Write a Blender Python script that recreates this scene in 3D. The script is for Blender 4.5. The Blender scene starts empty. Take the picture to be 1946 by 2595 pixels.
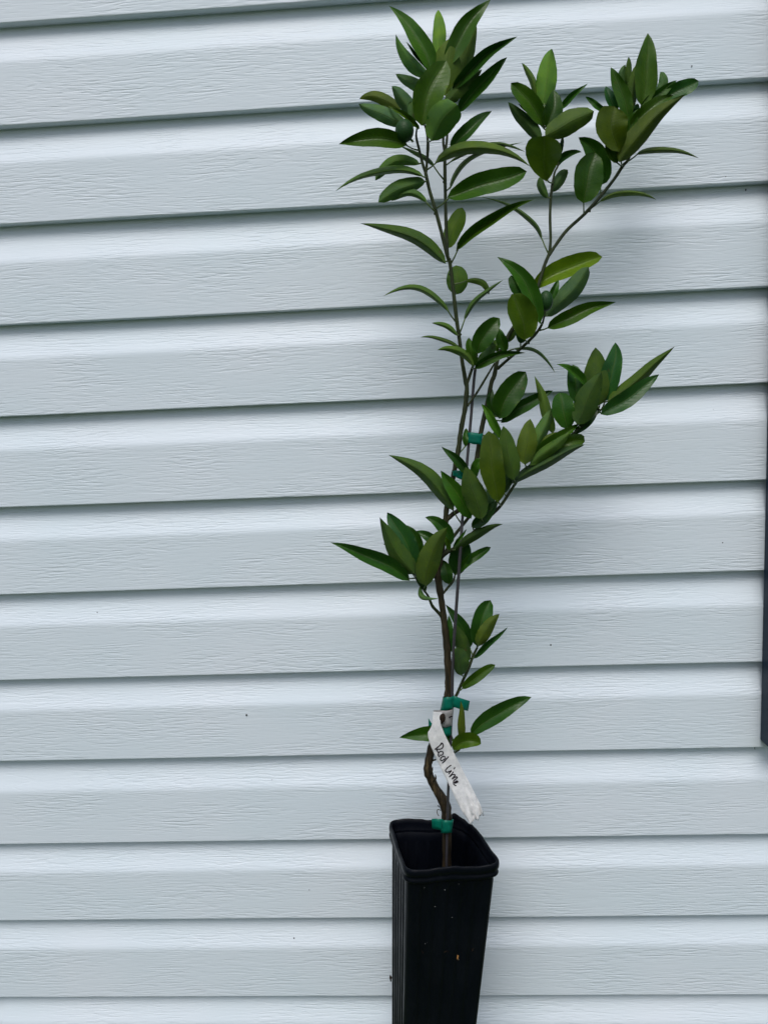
import bpy, bmesh, math, random
from mathutils import Vector, Matrix
random.seed(7)
S = bpy.context.scene
COL = S.collection
R = math.radians

# ------------------------------------------------------------------ camera, sky, sun, exposure
W, H, F = 1946.0, 2595.0, 1874.0            # photograph size and focal length in photo pixels
CAMD, CAMH = 1.01437, 0.94                  # metres from the siding face, metres above the lawn
EYE = Vector((0, -CAMD, CAMH))
PITCH, YAW, ROLL = -0.1234536, -0.05066678, -0.04223038
fw = Vector((math.sin(YAW)*math.cos(PITCH), math.cos(YAW)*math.cos(PITCH), math.sin(PITCH)))
r0 = Vector((math.cos(YAW), -math.sin(YAW), 0)); u0 = r0.cross(fw)
rt = r0*math.cos(ROLL) + u0*math.sin(ROLL)
up = -r0*math.sin(ROLL) + u0*math.cos(ROLL)
cd = bpy.data.cameras.new('camera'); cam = bpy.data.objects.new('camera', cd); COL.objects.link(cam)
cam.matrix_world = Matrix(((rt.x, up.x, -fw.x, EYE.x), (rt.y, up.y, -fw.y, EYE.y), (rt.z, up.z, -fw.z, EYE.z), (0, 0, 0, 1)))
cd.sensor_fit = 'VERTICAL'; cd.sensor_height = 36.0; cd.lens = 36.0*F/H
cd.clip_start = 0.01; cd.clip_end = 500
S.camera = cam
S.render.resolution_x, S.render.resolution_y = 767, 1024

SUN_EL, SUN_AZ = 56.0, -6.0                # azimuth: degrees to the right of straight behind the camera
world = bpy.data.worlds.new('World'); S.world = world; world.use_nodes = True
wn = world.node_tree.nodes; wl_ = world.node_tree.links
sky = wn.new('ShaderNodeTexSky'); sky.sky_type = 'NISHITA'; sky.sun_disc = False
sky.sun_elevation = R(SUN_EL); sky.sun_rotation = R(180 - SUN_AZ)
sky.air_density = 1.0; sky.dust_density = 3.5; sky.ozone_density = 1.0
wl_.new(sky.outputs[0], wn['Background'].inputs[0]); wn['Background'].inputs[1].default_value = 0.085
sd = bpy.data.lights.new('sun', 'SUN'); sun = bpy.data.objects.new('sun', sd); COL.objects.link(sun)
sd.energy = 1.2; sd.angle = R(32); sd.color = (1.0, 0.985, 0.96)
sv = Vector((math.sin(R(SUN_AZ))*math.cos(R(SUN_EL)), -math.cos(R(SUN_AZ))*math.cos(R(SUN_EL)), math.sin(R(SUN_EL))))
sun.rotation_euler = sv.to_track_quat('Z', 'Y').to_euler(); sun.location = sv*5
S.view_settings.view_transform = 'Standard'; S.view_settings.look = 'None'
S.view_settings.gamma = 1.0; S.view_settings.exposure = 0.56

# ------------------------------------------------------------------ helpers
def ray(x, y):
    return rt*((x-W/2)/F) + up*((H/2-y)/F) + fw
def P(x, y, d):
    """photo pixel -> point at d metres in front of the siding face"""
    v = ray(x, y); return EYE + v*((CAMD-d)/v.y)
def PXM(d): return (CAMD-d)/F               # metres per photo pixel at that distance
CR = {1: (800, 0, 3.016), 2: (1250, 50, 3.016), 3: (800, 300, 3.016), 4: (1250, 350, 3.016), 5: (900, 600, 3.016),
      6: (1200, 800, 3.016), 7: (900, 950, 3.016), 8: (800, 1250, 3.016), 9: (950, 1500, 3.687), 10: (950, 1720, 4.1475),
      11: (950, 2020, 4.1475), 12: (950, 2195, 4.1475), 13: (1070, 1750, 12.76), 14: (1130, 1070, 12.76), 15: (1080, 1870, 16.59)}
def px(c, x, y):
    o = CR[c]; return (o[0]+x/o[2], o[1]+y/o[2])

def mesh(name, verts, faces, mats, parent=None, smooth=True, midx=None):
    me = bpy.data.meshes.new(name); me.from_pydata([tuple(v) for v in verts], [], faces); me.validate(); me.update()
    for m in (mats if isinstance(mats, (list, tuple)) else [mats]): me.materials.append(m)
    if midx:
        for p, i in zip(me.polygons, midx): p.material_index = i
    if smooth:
        for p in me.polygons: p.use_smooth = True
    o = bpy.data.objects.new(name, me); COL.objects.link(o)
    if parent: o.parent = parent
    return o
def recalc(o):
    bm = bmesh.new(); bm.from_mesh(o.data); bmesh.ops.recalc_face_normals(bm, faces=bm.faces); bm.to_mesh(o.data); bm.free(); return o
def empty(name, loc, label, cat, group=None):
    o = bpy.data.objects.new(name, None); COL.objects.link(o); o.location = loc; o.empty_display_size = 0.02
    o['label'] = label; o['category'] = cat
    if group: o['group'] = group
    return o
def tag(o, label, cat, group=None):
    o['label'] = label; o['category'] = cat
    if group: o['group'] = group
    return o
def adopt(o, root):
    o.parent = root; o.matrix_parent_inverse = Matrix.Translation(-root.location); return o

# ------------------------------------------------------------------ materials
def newmat(name):
    m = bpy.data.materials.new(name); m.use_nodes = True
    t = m.node_tree; return m, t.nodes, t.links, t.nodes['Principled BSDF']
def N(n, typ, **kw):
    x = n.new(typ)
    for k, v in kw.items(): setattr(x, k, v)
    return x
def ramp(n, l, src, stops):
    r = n.new('ShaderNodeValToRGB'); e = r.color_ramp.elements
    while len(e) < len(stops): e.new(0.5)
    for i, (p, c) in enumerate(stops):
        e[i].position = p; e[i].color = c if len(c) == 4 else (*c, 1)
    l.new(src, r.inputs[0]); return r
def g(v): return (v, v, v)
def mathn(n, l, op, a, b=None, c=None):
    x = n.new('ShaderNodeMath'); x.operation = op
    for i, v in enumerate((a, b, c)):
        if v is None: continue
        if isinstance(v, (int, float)): x.inputs[i].default_value = v
        else: l.new(v, x.inputs[i])
    return x.outputs[0]
def coords(n, l, scale, loc=(0, 0, 0)):
    tc = n.new('ShaderNodeNewGeometry'); mp = n.new('ShaderNodeMapping')
    mp.inputs['Scale'].default_value = scale; mp.inputs['Location'].default_value = loc
    l.new(tc.outputs['Position'], mp.inputs['Vector']); return mp.outputs[0]
def noise(n, l, vec, scale=1.0, detail=2.0, rough=0.5, dist=0.0):
    x = n.new('ShaderNodeTexNoise'); l.new(vec, x.inputs['Vector'])
    x.inputs['Scale'].default_value = scale; x.inputs['Detail'].default_value = detail
    x.inputs['Roughness'].default_value = rough; x.inputs['Distortion'].default_value = dist
    return x.outputs['Fac']
def mix(n, l, fac, a, b, blend='MIX'):
    x = n.new('ShaderNodeMix'); x.data_type = 'RGBA'; x.blend_type = blend
    for s, v in ((0, fac), (6, a), (7, b)):
        if isinstance(v, (int, float)): x.inputs[s].default_value = v
        elif isinstance(v, tuple): x.inputs[s].default_value = (*v, 1) if len(v) == 3 else v
        else: l.new(v, x.inputs[s])
    return x.outputs[2]
def bump(n, l, h, dist, strength=1.0, nrm=None):
    b = n.new('ShaderNodeBump'); b.inputs['Distance'].default_value = dist; b.inputs['Strength'].default_value = strength
    l.new(h, b.inputs['Height'])
    if nrm: l.new(nrm, b.inputs['Normal'])
    return b.outputs[0]

def siding_material():
    m, n, l, b = newmat('vinyl_siding')
    # slow wander so that the grain rises and falls along the board
    wv = noise(n, l, coords(n, l, (3.2, 1, 9)), 1, 1)
    tc = n.new('ShaderNodeNewGeometry'); sx = n.new('ShaderNodeSeparateXYZ'); l.new(tc.outputs['Position'], sx.inputs[0])
    zz = mathn(n, l, 'ADD', sx.outputs[2], mathn(n, l, 'MULTIPLY', wv, 0.016))
    def vec(ax, az, oy):
        c = n.new('ShaderNodeCombineXYZ')
        l.new(mathn(n, l, 'MULTIPLY', sx.outputs[0], ax), c.inputs[0]); c.inputs[1].default_value = oy
        l.new(mathn(n, l, 'MULTIPLY', zz, az), c.inputs[2]); return c.outputs[0]
    d1 = ramp(n, l, noise(n, l, vec(40, 330, 1), 1, 1.0, .4), [(0.50, g(0)), (0.60, g(1))]).outputs[0]
    d2 = ramp(n, l, noise(n, l, vec(26, 430, 5), 1, 0.5, .5), [(0.54, g(0)), (0.61, g(1))]).outputs[0]
    mask = ramp(n, l, noise(n, l, vec(7, 24, 9), 1, 1), [(0.36, g(0.15)), (0.64, g(1.1))]).outputs[0]
    fine = noise(n, l, vec(60, 800, 3), 1, 1)
    cf = noise(n, l, vec(2.0, 30, 13), 1, 1.0)
    cr = mathn(n, l, 'PINGPONG', mathn(n, l, 'MULTIPLY', cf, 7.0), 0.5)
    crk = ramp(n, l, cr, [(0.0, g(1)), (0.05, g(0))]).outputs[0]
    h = mathn(n, l, 'MULTIPLY', mathn(n, l, 'ADD', d1, mathn(n, l, 'MULTIPLY', d2, 0.7)), mask)
    h = mathn(n, l, 'ADD', h, mathn(n, l, 'MULTIPLY', fine, 0.30))
    h = mathn(n, l, 'ADD', h, mathn(n, l, 'MULTIPLY', crk, 0.38))
    h = mathn(n, l, 'MULTIPLY', h, -1.0)
    l.new(bump(n, l, h, 0.00021, 1.0), b.inputs['Normal'])
    blot = noise(n, l, coords(n, l, (5, 5, 7)), 1, 2)
    dirt = ramp(n, l, blot, [(0.3, (0.575, 0.662, 0.728)), (0.7, (0.612, 0.680, 0.746))]).outputs[0]
    l.new(dirt, b.inputs['Base Color'])
    b.inputs['Roughness'].default_value = 0.5; b.inputs['Specular IOR Level'].default_value = 0.35
    return m
M_SIDING = siding_material()

def leaf_material(name, upper):
    m, n, l, b = newmat(name)
    oi = n.new('ShaderNodeObjectInfo'); sp = n.new('ShaderNodeSeparateColor'); l.new(oi.outputs['Color'], sp.inputs[0])
    hue, val = sp.outputs[0], sp.outputs[1]
    if upper: stops = [(0.0, (0.020, 0.090, 0.030)), (0.5, (0.029, 0.104, 0.009)), (1.0, (0.072, 0.128, 0.007))]
    else: stops = [(0.0, (0.066, 0.150, 0.072)), (0.5, (0.068, 0.152, 0.034)), (1.0, (0.100, 0.156, 0.022))]
    base = ramp(n, l, hue, stops).outputs[0]
    uv = n.new('ShaderNodeUVMap'); s = n.new('ShaderNodeSeparateXYZ'); l.new(uv.outputs[0], s.inputs[0])
    av = mathn(n, l, 'ABSOLUTE', s.outputs[1])
    rib = ramp(n, l, av, [(0.0, g(1)), (0.035, g(0.5)), (0.06, g(0))]).outputs[0]
    # side veins sweep forward from the midrib
    ph = mathn(n, l, 'MULTIPLY', mathn(n, l, 'SUBTRACT', s.outputs[0], mathn(n, l, 'MULTIPLY', av, 0.16)), 13.0)
    vn = ramp(n, l, mathn(n, l, 'PINGPONG', ph, 0.5), [(0.0, g(1)), (0.10, g(0))]).outputs[0]
    vn = mathn(n, l, 'MULTIPLY', vn, mathn(n, l, 'SUBTRACT', 1.0, mathn(n, l, 'MULTIPLY', av, 0.8)))
    pat = noise(n, l, coords(n, l, (70, 70, 70)), 1, 4, .65)
    c = mix(n, l, ramp(n, l, pat, [(0.3, g(0)), (0.75, g(1))]).outputs[0], base, mix(n, l, 1.0, base, (1.55, 1.35, 0.7), 'MULTIPLY'))
    c = mix(n, l, mathn(n, l, 'MULTIPLY', rib, 0.5 if upper else 0.45), c, (0.13, 0.19, 0.05))
    c = mix(n, l, mathn(n, l, 'MULTIPLY', vn, 0.11 if upper else 0.10), c, (0.12, 0.18, 0.05))
    sc = n.new('ShaderNodeVectorMath'); sc.operation = 'SCALE'; l.new(c, sc.inputs[0]); l.new(val, sc.inputs['Scale'])
    # a few brown blemishes
    bl = ramp(n, l, noise(n, l, coords(n, l, (60, 60, 60), (3, 1, 2)), 1, 2, .6), [(0.70, g(0)), (0.78, g(0.7))]).outputs[0]
    c = mix(n, l, bl, sc.outputs[0], (0.10, 0.075, 0.03))
    l.new(c, b.inputs['Base Color'])
    b.inputs['Roughness'].default_value = 0.35 if upper else 0.55
    b.inputs['Specular IOR Level'].default_value = 0.36 if upper else 0.18
    hgt = mathn(n, l, 'ADD', mathn(n, l, 'MULTIPLY', rib, -0.9 if upper else 1.0), mathn(n, l, 'MULTIPLY', vn, -0.35 if upper else 0.4))
    hgt = mathn(n, l, 'ADD', hgt, mathn(n, l, 'MULTIPLY', noise(n, l, coords(n, l, (420, 420, 420)), 1, 2), 0.25))
    l.new(bump(n, l, hgt, 0.0005, 1.0), b.inputs['Normal'])
    tr = n.new('ShaderNodeBsdfTranslucent'); l.new(mix(n, l, 1.0, c, (1.5, 1.7, 0.5), 'MULTIPLY'), tr.inputs[0])
    mx = n.new('ShaderNodeMixShader'); mx.inputs[0].default_value = 0.38
    l.new(b.outputs[0], mx.inputs[1]); l.new(tr.outputs[0], mx.inputs[2]); l.new(mx.outputs[0], n['Material Output'].inputs[0])
    return m
M_UP, M_LO = leaf_material('leaf_upper', True), leaf_material('leaf_under', False)

def stem_material():
    m, n, l, b = newmat('stem')
    at = n.new('ShaderNodeAttribute'); at.attribute_name = 'age'
    bark = ramp(n, l, noise(n, l, coords(n, l, (420, 420, 34)), 1, 3, .6), [(0.36, (0.008, 0.006, 0.0035)), (0.54, (0.028, 0.020, 0.010)), (0.74, (0.085, 0.064, 0.032))]).outputs[0]
    grn = ramp(n, l, noise(n, l, coords(n, l, (260, 260, 60)), 1, 2, .5), [(0.3, (0.012, 0.020, 0.006)), (0.7, (0.030, 0.044, 0.013))]).outputs[0]
    l.new(mix(n, l, at.outputs['Fac'], grn, bark), b.inputs['Base Color'])
    l.new(bump(n, l, noise(n, l, coords(n, l, (600, 600, 60)), 1, 3), 0.0009, 0.8), b.inputs['Normal'])
    b.inputs['Roughness'].default_value = 0.62; b.inputs['Specular IOR Level'].default_value = 0.25
    return m
M_STEM = stem_material()
def plain(name, col, rough=0.5, spec=0.5, bscale=None, bdist=0.0005, var=0.0):
    m, n, l, b = newmat(name)
    if var:
        f = noise(n, l, coords(n, l, (bscale or 60,)*3), 1, 3)
        l.new(ramp(n, l, f, [(0.25, tuple(c*(1-var) for c in col)), (0.75, tuple(c*(1+var) for c in col))]).outputs[0], b.inputs['Base Color'])
    else: b.inputs['Base Color'].default_value = (*col, 1)
    b.inputs['Roughness'].default_value = rough; b.inputs['Specular IOR Level'].default_value = spec
    if bscale: l.new(bump(n, l, noise(n, l, coords(n, l, (bscale,)*3), 1, 3), bdist, 0.7), b.inputs['Normal'])
    return m
M_PET = plain('petiole', (0.075, 0.12, 0.035), 0.5, 0.3)
M_FRUIT = plain('lime_skin', (0.012, 0.046, 0.010), 0.45, 0.2, 900, 0.0005, 0.25)
M_STAKE = plain('stake_steel', (0.034, 0.033, 0.038), 0.45, 0.35, 220, 0.0002, 0.25)
M_SOIL = plain('potting_soil', (0.018, 0.012, 0.008), 0.95, 0.1, 160, 0.004, 0.5)
M_NAVY = plain('navy_shutter', (0.010, 0.024, 0.044), 0.45, 0.15, 90, 0.0003, 0.12)
M_INK = plain('marker_ink', (0.012, 0.006, 0.012), 0.5, 0.3)
M_SPECK = plain('dirt', (0.03, 0.03, 0.028), 0.9, 0.1)
M_DRY = plain('dry_leaf', (0.30, 0.15, 0.05), 0.8, 0.2, 300, 0.0003, 0.3)
M_BARKBIT = plain('bark_bit', (0.02, 0.014, 0.01), 0.9, 0.1, 300, 0.0008, 0.4)
M_LAWN = plain('lawn', (0.045, 0.075, 0.022), 0.95, 0.1, 40, 0.01, 0.4)

def pot_material():
    m, n, l, b = newmat('black_plastic')
    c = ramp(n, l, noise(n, l, coords(n, l, (30, 30, 12)), 1, 3), [(0.3, (0.0012, 0.0021, 0.0046)), (0.7, (0.0022, 0.0034, 0.0066))]).outputs[0]
    dust = ramp(n, l, noise(n, l, coords(n, l, (26, 26, 14), (4, 0, 2)), 1, 5, .65), [(0.5, g(0)), (0.85, g(0.025))]).outputs[0]
    c = mix(n, l, dust, c, (0.13, 0.14, 0.16))
    l.new(c, b.inputs['Base Color'])
    l.new(ramp(n, l, noise(n, l, coords(n, l, (50, 50, 20)), 1, 3), [(0.3, g(0.36)), (0.75, g(0.54))]).outputs[0], b.inputs['Roughness'])
    b.inputs['Specular IOR Level'].default_value = 0.13
    l.new(bump(n, l, noise(n, l, coords(n, l, (240, 240, 90)), 1, 3), 0.0004, 0.5), b.inputs['Normal'])
    return m
M_POT = pot_material()
def film(name, col, tcol, alpha, rough, bs=120, bd=0.001, spec=0.4):
    """thin plastic sheet: surface colour, light coming through, a little see-through"""
    m, n, l, b = newmat(name)
    f = noise(n, l, coords(n, l, (bs, bs, bs)), 1, 4, .6)
    c = ramp(n, l, f, [(0.3, tuple(x*0.76 for x in col)), (0.68, tuple(min(0.93, x*1.18) for x in col))]).outputs[0]
    l.new(c, b.inputs['Base Color']); b.inputs['Roughness'].default_value = rough; b.inputs['Specular IOR Level'].default_value = spec
    l.new(bump(n, l, f, bd, 0.7), b.inputs['Normal'])
    tr = n.new('ShaderNodeBsdfTranslucent'); tr.inputs[0].default_value = (*tcol, 1)
    tp = n.new('ShaderNodeBsdfTransparent'); tp.inputs[0].default_value = (*tcol, 1)
    m1 = n.new('ShaderNodeMixShader'); m1.inputs[0].default_value = 0.35; l.new(b.outputs[0], m1.inputs[1]); l.new(tr.outputs[0], m1.inputs[2])
    m2 = n.new('ShaderNodeMixShader'); m2.inputs[0].default_value = alpha; l.new(m1.outputs[0], m2.inputs[1]); l.new(tp.outputs[0], m2.inputs[2])
    l.new(m2.outputs[0], n['Material Output'].inputs[0]); return m
M_TAPE = film('green_tie_tape', (0.004, 0.21, 0.145), (0.01, 0.42, 0.31), 0.26, 0.35, 160, 0.0008)
M_TAG = film('frosted_label_film', (0.84, 0.86, 0.88), (0.86, 0.88, 0.9), 0.05, 0.4, 150, 0.0022)
M_TAGBAND = film('label_band_film', (0.36, 0.36, 0.36), (0.6, 0.6, 0.6), 0.14, 0.42, 170, 0.001)

# ------------------------------------------------------------------ lawn
v = [(-60, -90, 0), (60, -90, 0), (60, 30, 0), (-60, 30, 0)]
lawn = mesh('lawn', v, [(0, 1, 2, 3)], M_LAWN); lawn['kind'] = 'structure'

# ------------------------------------------------------------------ siding: one mesh per course, each a part of the wall
HC = 0.127; Z0 = CAMH + 0.53534
OFF = {2: 1.6, 3: -2.0, 4: .2, 5: -1.1, 6: 1.0, 7: -.6, 8: 2.1, 9: -2.2, 10: .8}
wall = empty('siding_wall', (0, 0.02, 0), 'pale blue-grey wood-grained vinyl siding wall behind the potted tree', 'wall')
def arris(k): return Z0 - k*HC + OFF.get(k, 0)/1000
# profile from the top of a course (tucked under the butt above) down to its own butt and back underneath: (fraction, y)
def course(k, xa, xb, back=0.0):
    zb, zt = arris(k), arris(k-1)
    hh = zt - zb
    prof = [(zt+0.006, 0.0142)]
    def yy(z):
        t = (zt-z)/(hh*0.365)
        return 0.0006 + 0.0134*(1-t**1.65) if t < 1 else 0.0006*(1-(t-1)/1.74)
    for i in range(34):
        z = zt - (hh-0.002)*(i/33)**1.0
        prof.append((z, sum(yy(min(zt, z+q*0.0008)) for q in range(-4, 5))/9 if z > zb+0.005 else 0.0))
    prof += [(zb+0.0012, 0.0), (zb+0.0004, 0.0004), (zb, 0.0013), (zb+0.0003, 0.0135), (zb+0.003, 0.0155)]
    nx = 60; rs = random.Random(k*13+5); ph = [rs.uniform(0, 6) for _ in range(4)]
    vs, fs = [], []
    for i in range(nx+1):
        x = xa + (xb-xa)*i/nx
        wy = 0.0005*math.sin(2.6*x+ph[0]) + 0.00025*math.sin(9*x+ph[1])
        wz = 0.0006*math.sin(1.9*x+ph[2]) + 0.0002*math.sin(7*x+ph[3])
        for z, y in prof: vs.append((x, y+wy+back, z+wz))
    m = len(prof)
    for i in range(nx):
        for j in range(m-1): fs.append((i*m+j, i*m+j+1, (i+1)*m+j+1, (i+1)*m+j))
    o = mesh('siding_course', vs, fs, M_SIDING); adopt(o, wall)
    return o
XL, XR = -1.7, 1.9
K0 = -5; K1 = 12
for k in range(K0, K1):
    course(k, XL, XR)
xs = P(6, 2560, -0.003).x                     # a panel end with the next panel running on behind it
course(12, xs, XR); course(12, XL, xs+0.02, 0.0028)
bk = [(XL, 0.03, 0), (XR, 0.03, 0), (XR, 0.03, arris(K0)+0.2), (XL, 0.03, arris(K0)+0.2)]
adopt(mesh('sheathing', bk, [(0, 1, 2, 3)], plain('sheathing', (0.2, 0.2, 0.2), 0.9, 0.1), smooth=False), wall)
fb = bmesh.new(); bmesh.ops.create_cube(fb, size=1.0)
for q in fb.verts: q.co = (q.co.x*(XR-XL)+(XL+XR)/2, 0.022+q.co.y*0.012, max(0.0, q.co.z+0.5)*0.02)
fm = bpy.data.meshes.new('starter_strip'); fb.to_mesh(fm); fb.free(); fm.materials.append(M_SIDING)
so = bpy.data.objects.new('starter_strip', fm); COL.objects.link(so); adopt(so, wall)

def blob(name, c, rx, ry, rz, mat, parent=None, seg=8, rings=6, jit=0.0, rot=None):
    vs, fs = [], []
    for j in range(rings+1):
        th = math.pi*j/rings
        for i in range(seg):
            a = 2*math.pi*i/seg; k = 1+random.uniform(-jit, jit)
            q = Vector((rx*math.sin(th)*math.cos(a)*k, ry*math.sin(th)*math.sin(a)*k, rz*math.cos(th)*k))
            if rot: q = rot @ q
            vs.append(Vector(c)+q)
    for j in range(rings):
        for i in range(seg): fs.append((j*seg+i, (j+1)*seg+i, (j+1)*seg+(i+1) % seg, j*seg+(i+1) % seg))
    return mesh(name, vs, fs, mat, parent)
for x, y, r, e in ((242, 1555, 1.8, 1), (67, 1934, 2.3, 1), (205, 1932, 2.0, 1), (625, 1812, 3.2, 1), (784, 2255, 1.7, 1), (744, 2384, 2.3, 1), (1752, 167, 1.8, 1),
                   (1830, 1375, 1.7, 1), (1812, 1038, 1.6, 1), (1788, 2551, 2.6, .4), (1922, 1907, 1.0, 10), (1900, 473, 2.4, 1.3), (1395, 1634, 2.6, 1), (688, 1980, 1.3, 1), (1838, 447, 1.5, .8)):
    p = P(x, y, 0.0)
    # how far the course is set back here
    for k in range(0, 13):
        if arris(k) <= p.z < arris(k-1):
            f = (arris(k-1)-p.z)/HC/0.365; p.y = 0.0134*(1-min(1, f)**2.1)
    s = r*0.85*PXM(0)
    adopt(blob('dirt_speck', p, s, 0.0005, s*e, M_SPECK, seg=6, rings=4, jit=.2), wall)

# ------------------------------------------------------------------ navy shutter
sc = P(1925, 1877, 0.001)
sh = empty('window_shutter', (sc.x+0.18, -0.015, sc.z), 'dark navy shutter mounted on the pale siding', 'shutter')
def box(name, a, b, mat, root, bev=0.0015):
    bm = bmesh.new(); bmesh.ops.create_cube(bm, size=1.0)
    for q in bm.verts: q.co = [(a[i]+b[i])/2 + q.co[i]*(b[i]-a[i]) for i in range(3)]
    if bev: bmesh.ops.bevel(bm, geom=bm.edges[:], offset=bev, segments=2, affect='EDGES', profile=0.5)
    me = bpy.data.meshes.new(name); bm.to_mesh(me); bm.free(); me.materials.append(mat)
    o = bpy.data.objects.new(name, me); COL.objects.link(o); adopt(o, root); return o
x0, x1, zb_, zt_ = sc.x, sc.x+0.36, sc.z, sc.z+1.3
box('stile', (x0, -0.032, zb_), (x0+0.05, 0.0008, zt_), M_NAVY, sh, 0.003)
box('stile', (x1-0.05, -0.032, zb_), (x1, 0.0008, zt_), M_NAVY, sh, 0.003)
for za, zc in ((zb_, zb_+0.075), (zb_+0.62, zb_+0.68), (zt_-0.06, zt_)):
    box('rail', (x0+0.0495, -0.030, za+0.0005), (x1-0.0495, 0.0006, zc-0.0005), M_NAVY, sh, 0.002)
lv = None
for za, zc in ((zb_+0.075, zb_+0.62), (zb_+0.68, zt_-0.06)):
    nL = int((zc-za)/0.03)
    for i in range(nL):
        z = za + (i+.5)*(zc-za)/nL
        if lv is None:
            lv = box('louver_slat', (x0+0.049, -0.022, z-0.013), (x1-0.049, -0.016, z+0.017), M_NAVY, sh, 0.001); zz0 = z
            for q in lv.data.vertices: q.co.y += (q.co.z-z)*0.5
        else:
            o = lv.copy(); COL.objects.link(o); o.parent = sh; o.matrix_parent_inverse = lv.matrix_parent_inverse; o.location = (0, 0, z-zz0)

# ------------------------------------------------------------------ nursery pot
ZR = CAMH - 0.532
def PZ(c, x, y, z):
    a = px(c, x, y); v = ray(*a); return EYE + v*((z-EYE.z)/v.z)
TA, TB, TC, TD = PZ(11, 135, 238, ZR), PZ(11, 975, 213, ZR), PZ(11, 1345, 700, ZR), PZ(11, 318, 792, ZR)
dF = 0.155
bd = P(*px(12, 295, 1659), dF); bc = P(*px(12, 1128, 1659), dF); bl_ = P(*px(12, 142, 1659), dF-0.088)
def ext(t, b):                                # carry the side line on from the rim through the point seen at the frame's edge to the lawn
    k = (t.z-0.0)/(t.z-b.z); return t + (b-t)*k
BD, BC, BA = ext(TD, bd), ext(TC, bc), ext(TA, bl_); BB = BA + (BC-BD)*0.97
for q in (BA, BB, BC, BD): q.z = 0.0
pc = (BA+BB+BC+BD)/4
pot = empty('nursery_pot', (pc.x, pc.y, 0), 'tall square black plastic nursery pot with ribbed sides holding the young tree', 'plant pot')
def unit_ring(rad=0.20, groove=0.0, side=34, corner=7):
    """rounded square, u to the right, v away from the camera, with shallow vertical grooves on the sides"""
    pts = []
    for s in range(4):
        a = s*math.pi/2; ca, sa = math.cos(a), math.sin(a)
        def add(u, w): pts.append((u*ca - w*sa, u*sa + w*ca))
        for i in range(side):
            t = -1+rad + (2-2*rad)*i/side
            gr = 0
            for gc in (-0.62, -0.31, 0.0, 0.31, 0.62):
                gr = max(gr, min(1, max(0, (0.085-abs(t-gc))/0.03)))
            add(t, -1+gr*groove)
        for i in range(corner):
            th = -math.pi/2 + (math.pi/2)*i/corner
            add(1-rad+rad*math.cos(th), -1+rad+rad*math.sin(th))
    return pts
def pot_pt(u, v, z, off):
    t = 1 - z/ZR
    def cor(T, B): return T + (B-T)*t
    A, B, C, D = cor(TA, BA), cor(TB, BB), cor(TC, BC), cor(TD, BD)
    sc_ = 1 + off/0.055; u *= sc_; v *= sc_
    p = A*((1-u)*(1+v)/4) + B*((1+u)*(1+v)/4) + C*((1+u)*(1-v)/4) + D*((1-u)*(1-v)/4)
    return Vector((p.x, p.y, z))
def rim_wave(u, v, z, amt):
    a = math.atan2(v, u)
    d = 0.0011*math.sin(3*a+1.0) + 0.0007*math.sin(7*a+.4) + 0.0003*math.sin(19*a)
    d += 0.0075*math.exp(-((a-0.98)/0.09)**2) - 0.004*math.exp(-((a-0.72)/0.06)**2)   # torn lift at the back corner
    return z + d*amt
def loft(name, prof, mat, cap=False, grooves=True, parent=pot):
    vs, fs = [], []; nr = 0
    for (z, off, gv, rad, wv) in prof:
        ring = unit_ring(rad, gv if grooves else 0)
        nr = len(ring)
        for u, v in ring:
            p = pot_pt(u, v, z, off); p.z = rim_wave(u, v, p.z, wv); vs.append(p)
    for j in range(len(prof)-1):
        for i in range(nr):
            fs.append((j*nr+i, j*nr+(i+1) % nr, (j+1)*nr+(i+1) % nr, (j+1)*nr+i))
    if cap: fs.append(tuple(range((len(prof)-1)*nr, len(prof)*nr)))
    o = mesh(name, vs, fs, mat); adopt(o, parent); recalc(o); return o
bprof = [(ZR-0.014, -0.0045, 0, .22, .5), (ZR-0.024, -0.0036, 0.0, .22, .3), (ZR-0.030, -0.0034, 0.06, .20, 0)]
bprof += [(ZR-0.03-(ZR-0.034)*i/12, -0.0034, 0.06, .20, 0) for i in range(1, 13)]
bprof += [(0.0, -0.006, 0.03, .22, 0), (0.0, -0.02, 0.0, .3, 0)]
loft('body', bprof, M_POT, cap=True)
rp = []
for z, off in ((-0.060, -0.0062), (-0.030, -0.0058), (-0.018, -0.0050), (-0.0165, -0.0036), (-0.006, -0.0032), (-0.0008, -0.0028), (0.0, -0.0020), (0.0, -0.0008), (-0.0006, -0.0002), (-0.0040, 0.0004),
               (-0.0085, 0.0004), (-0.0100, -0.0008), (-0.0118, -0.0010), (-0.0135, -0.0002), (-0.0155, 0.0006), (-0.0178, 0.0002), (-0.0192, -0.0010), (-0.0200, -0.0045)):
    rp.append((ZR+z, off, 0, .24, 1.0 if z > -0.012 else 0.7))
loft('rim', rp, M_POT, grooves=False)
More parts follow.
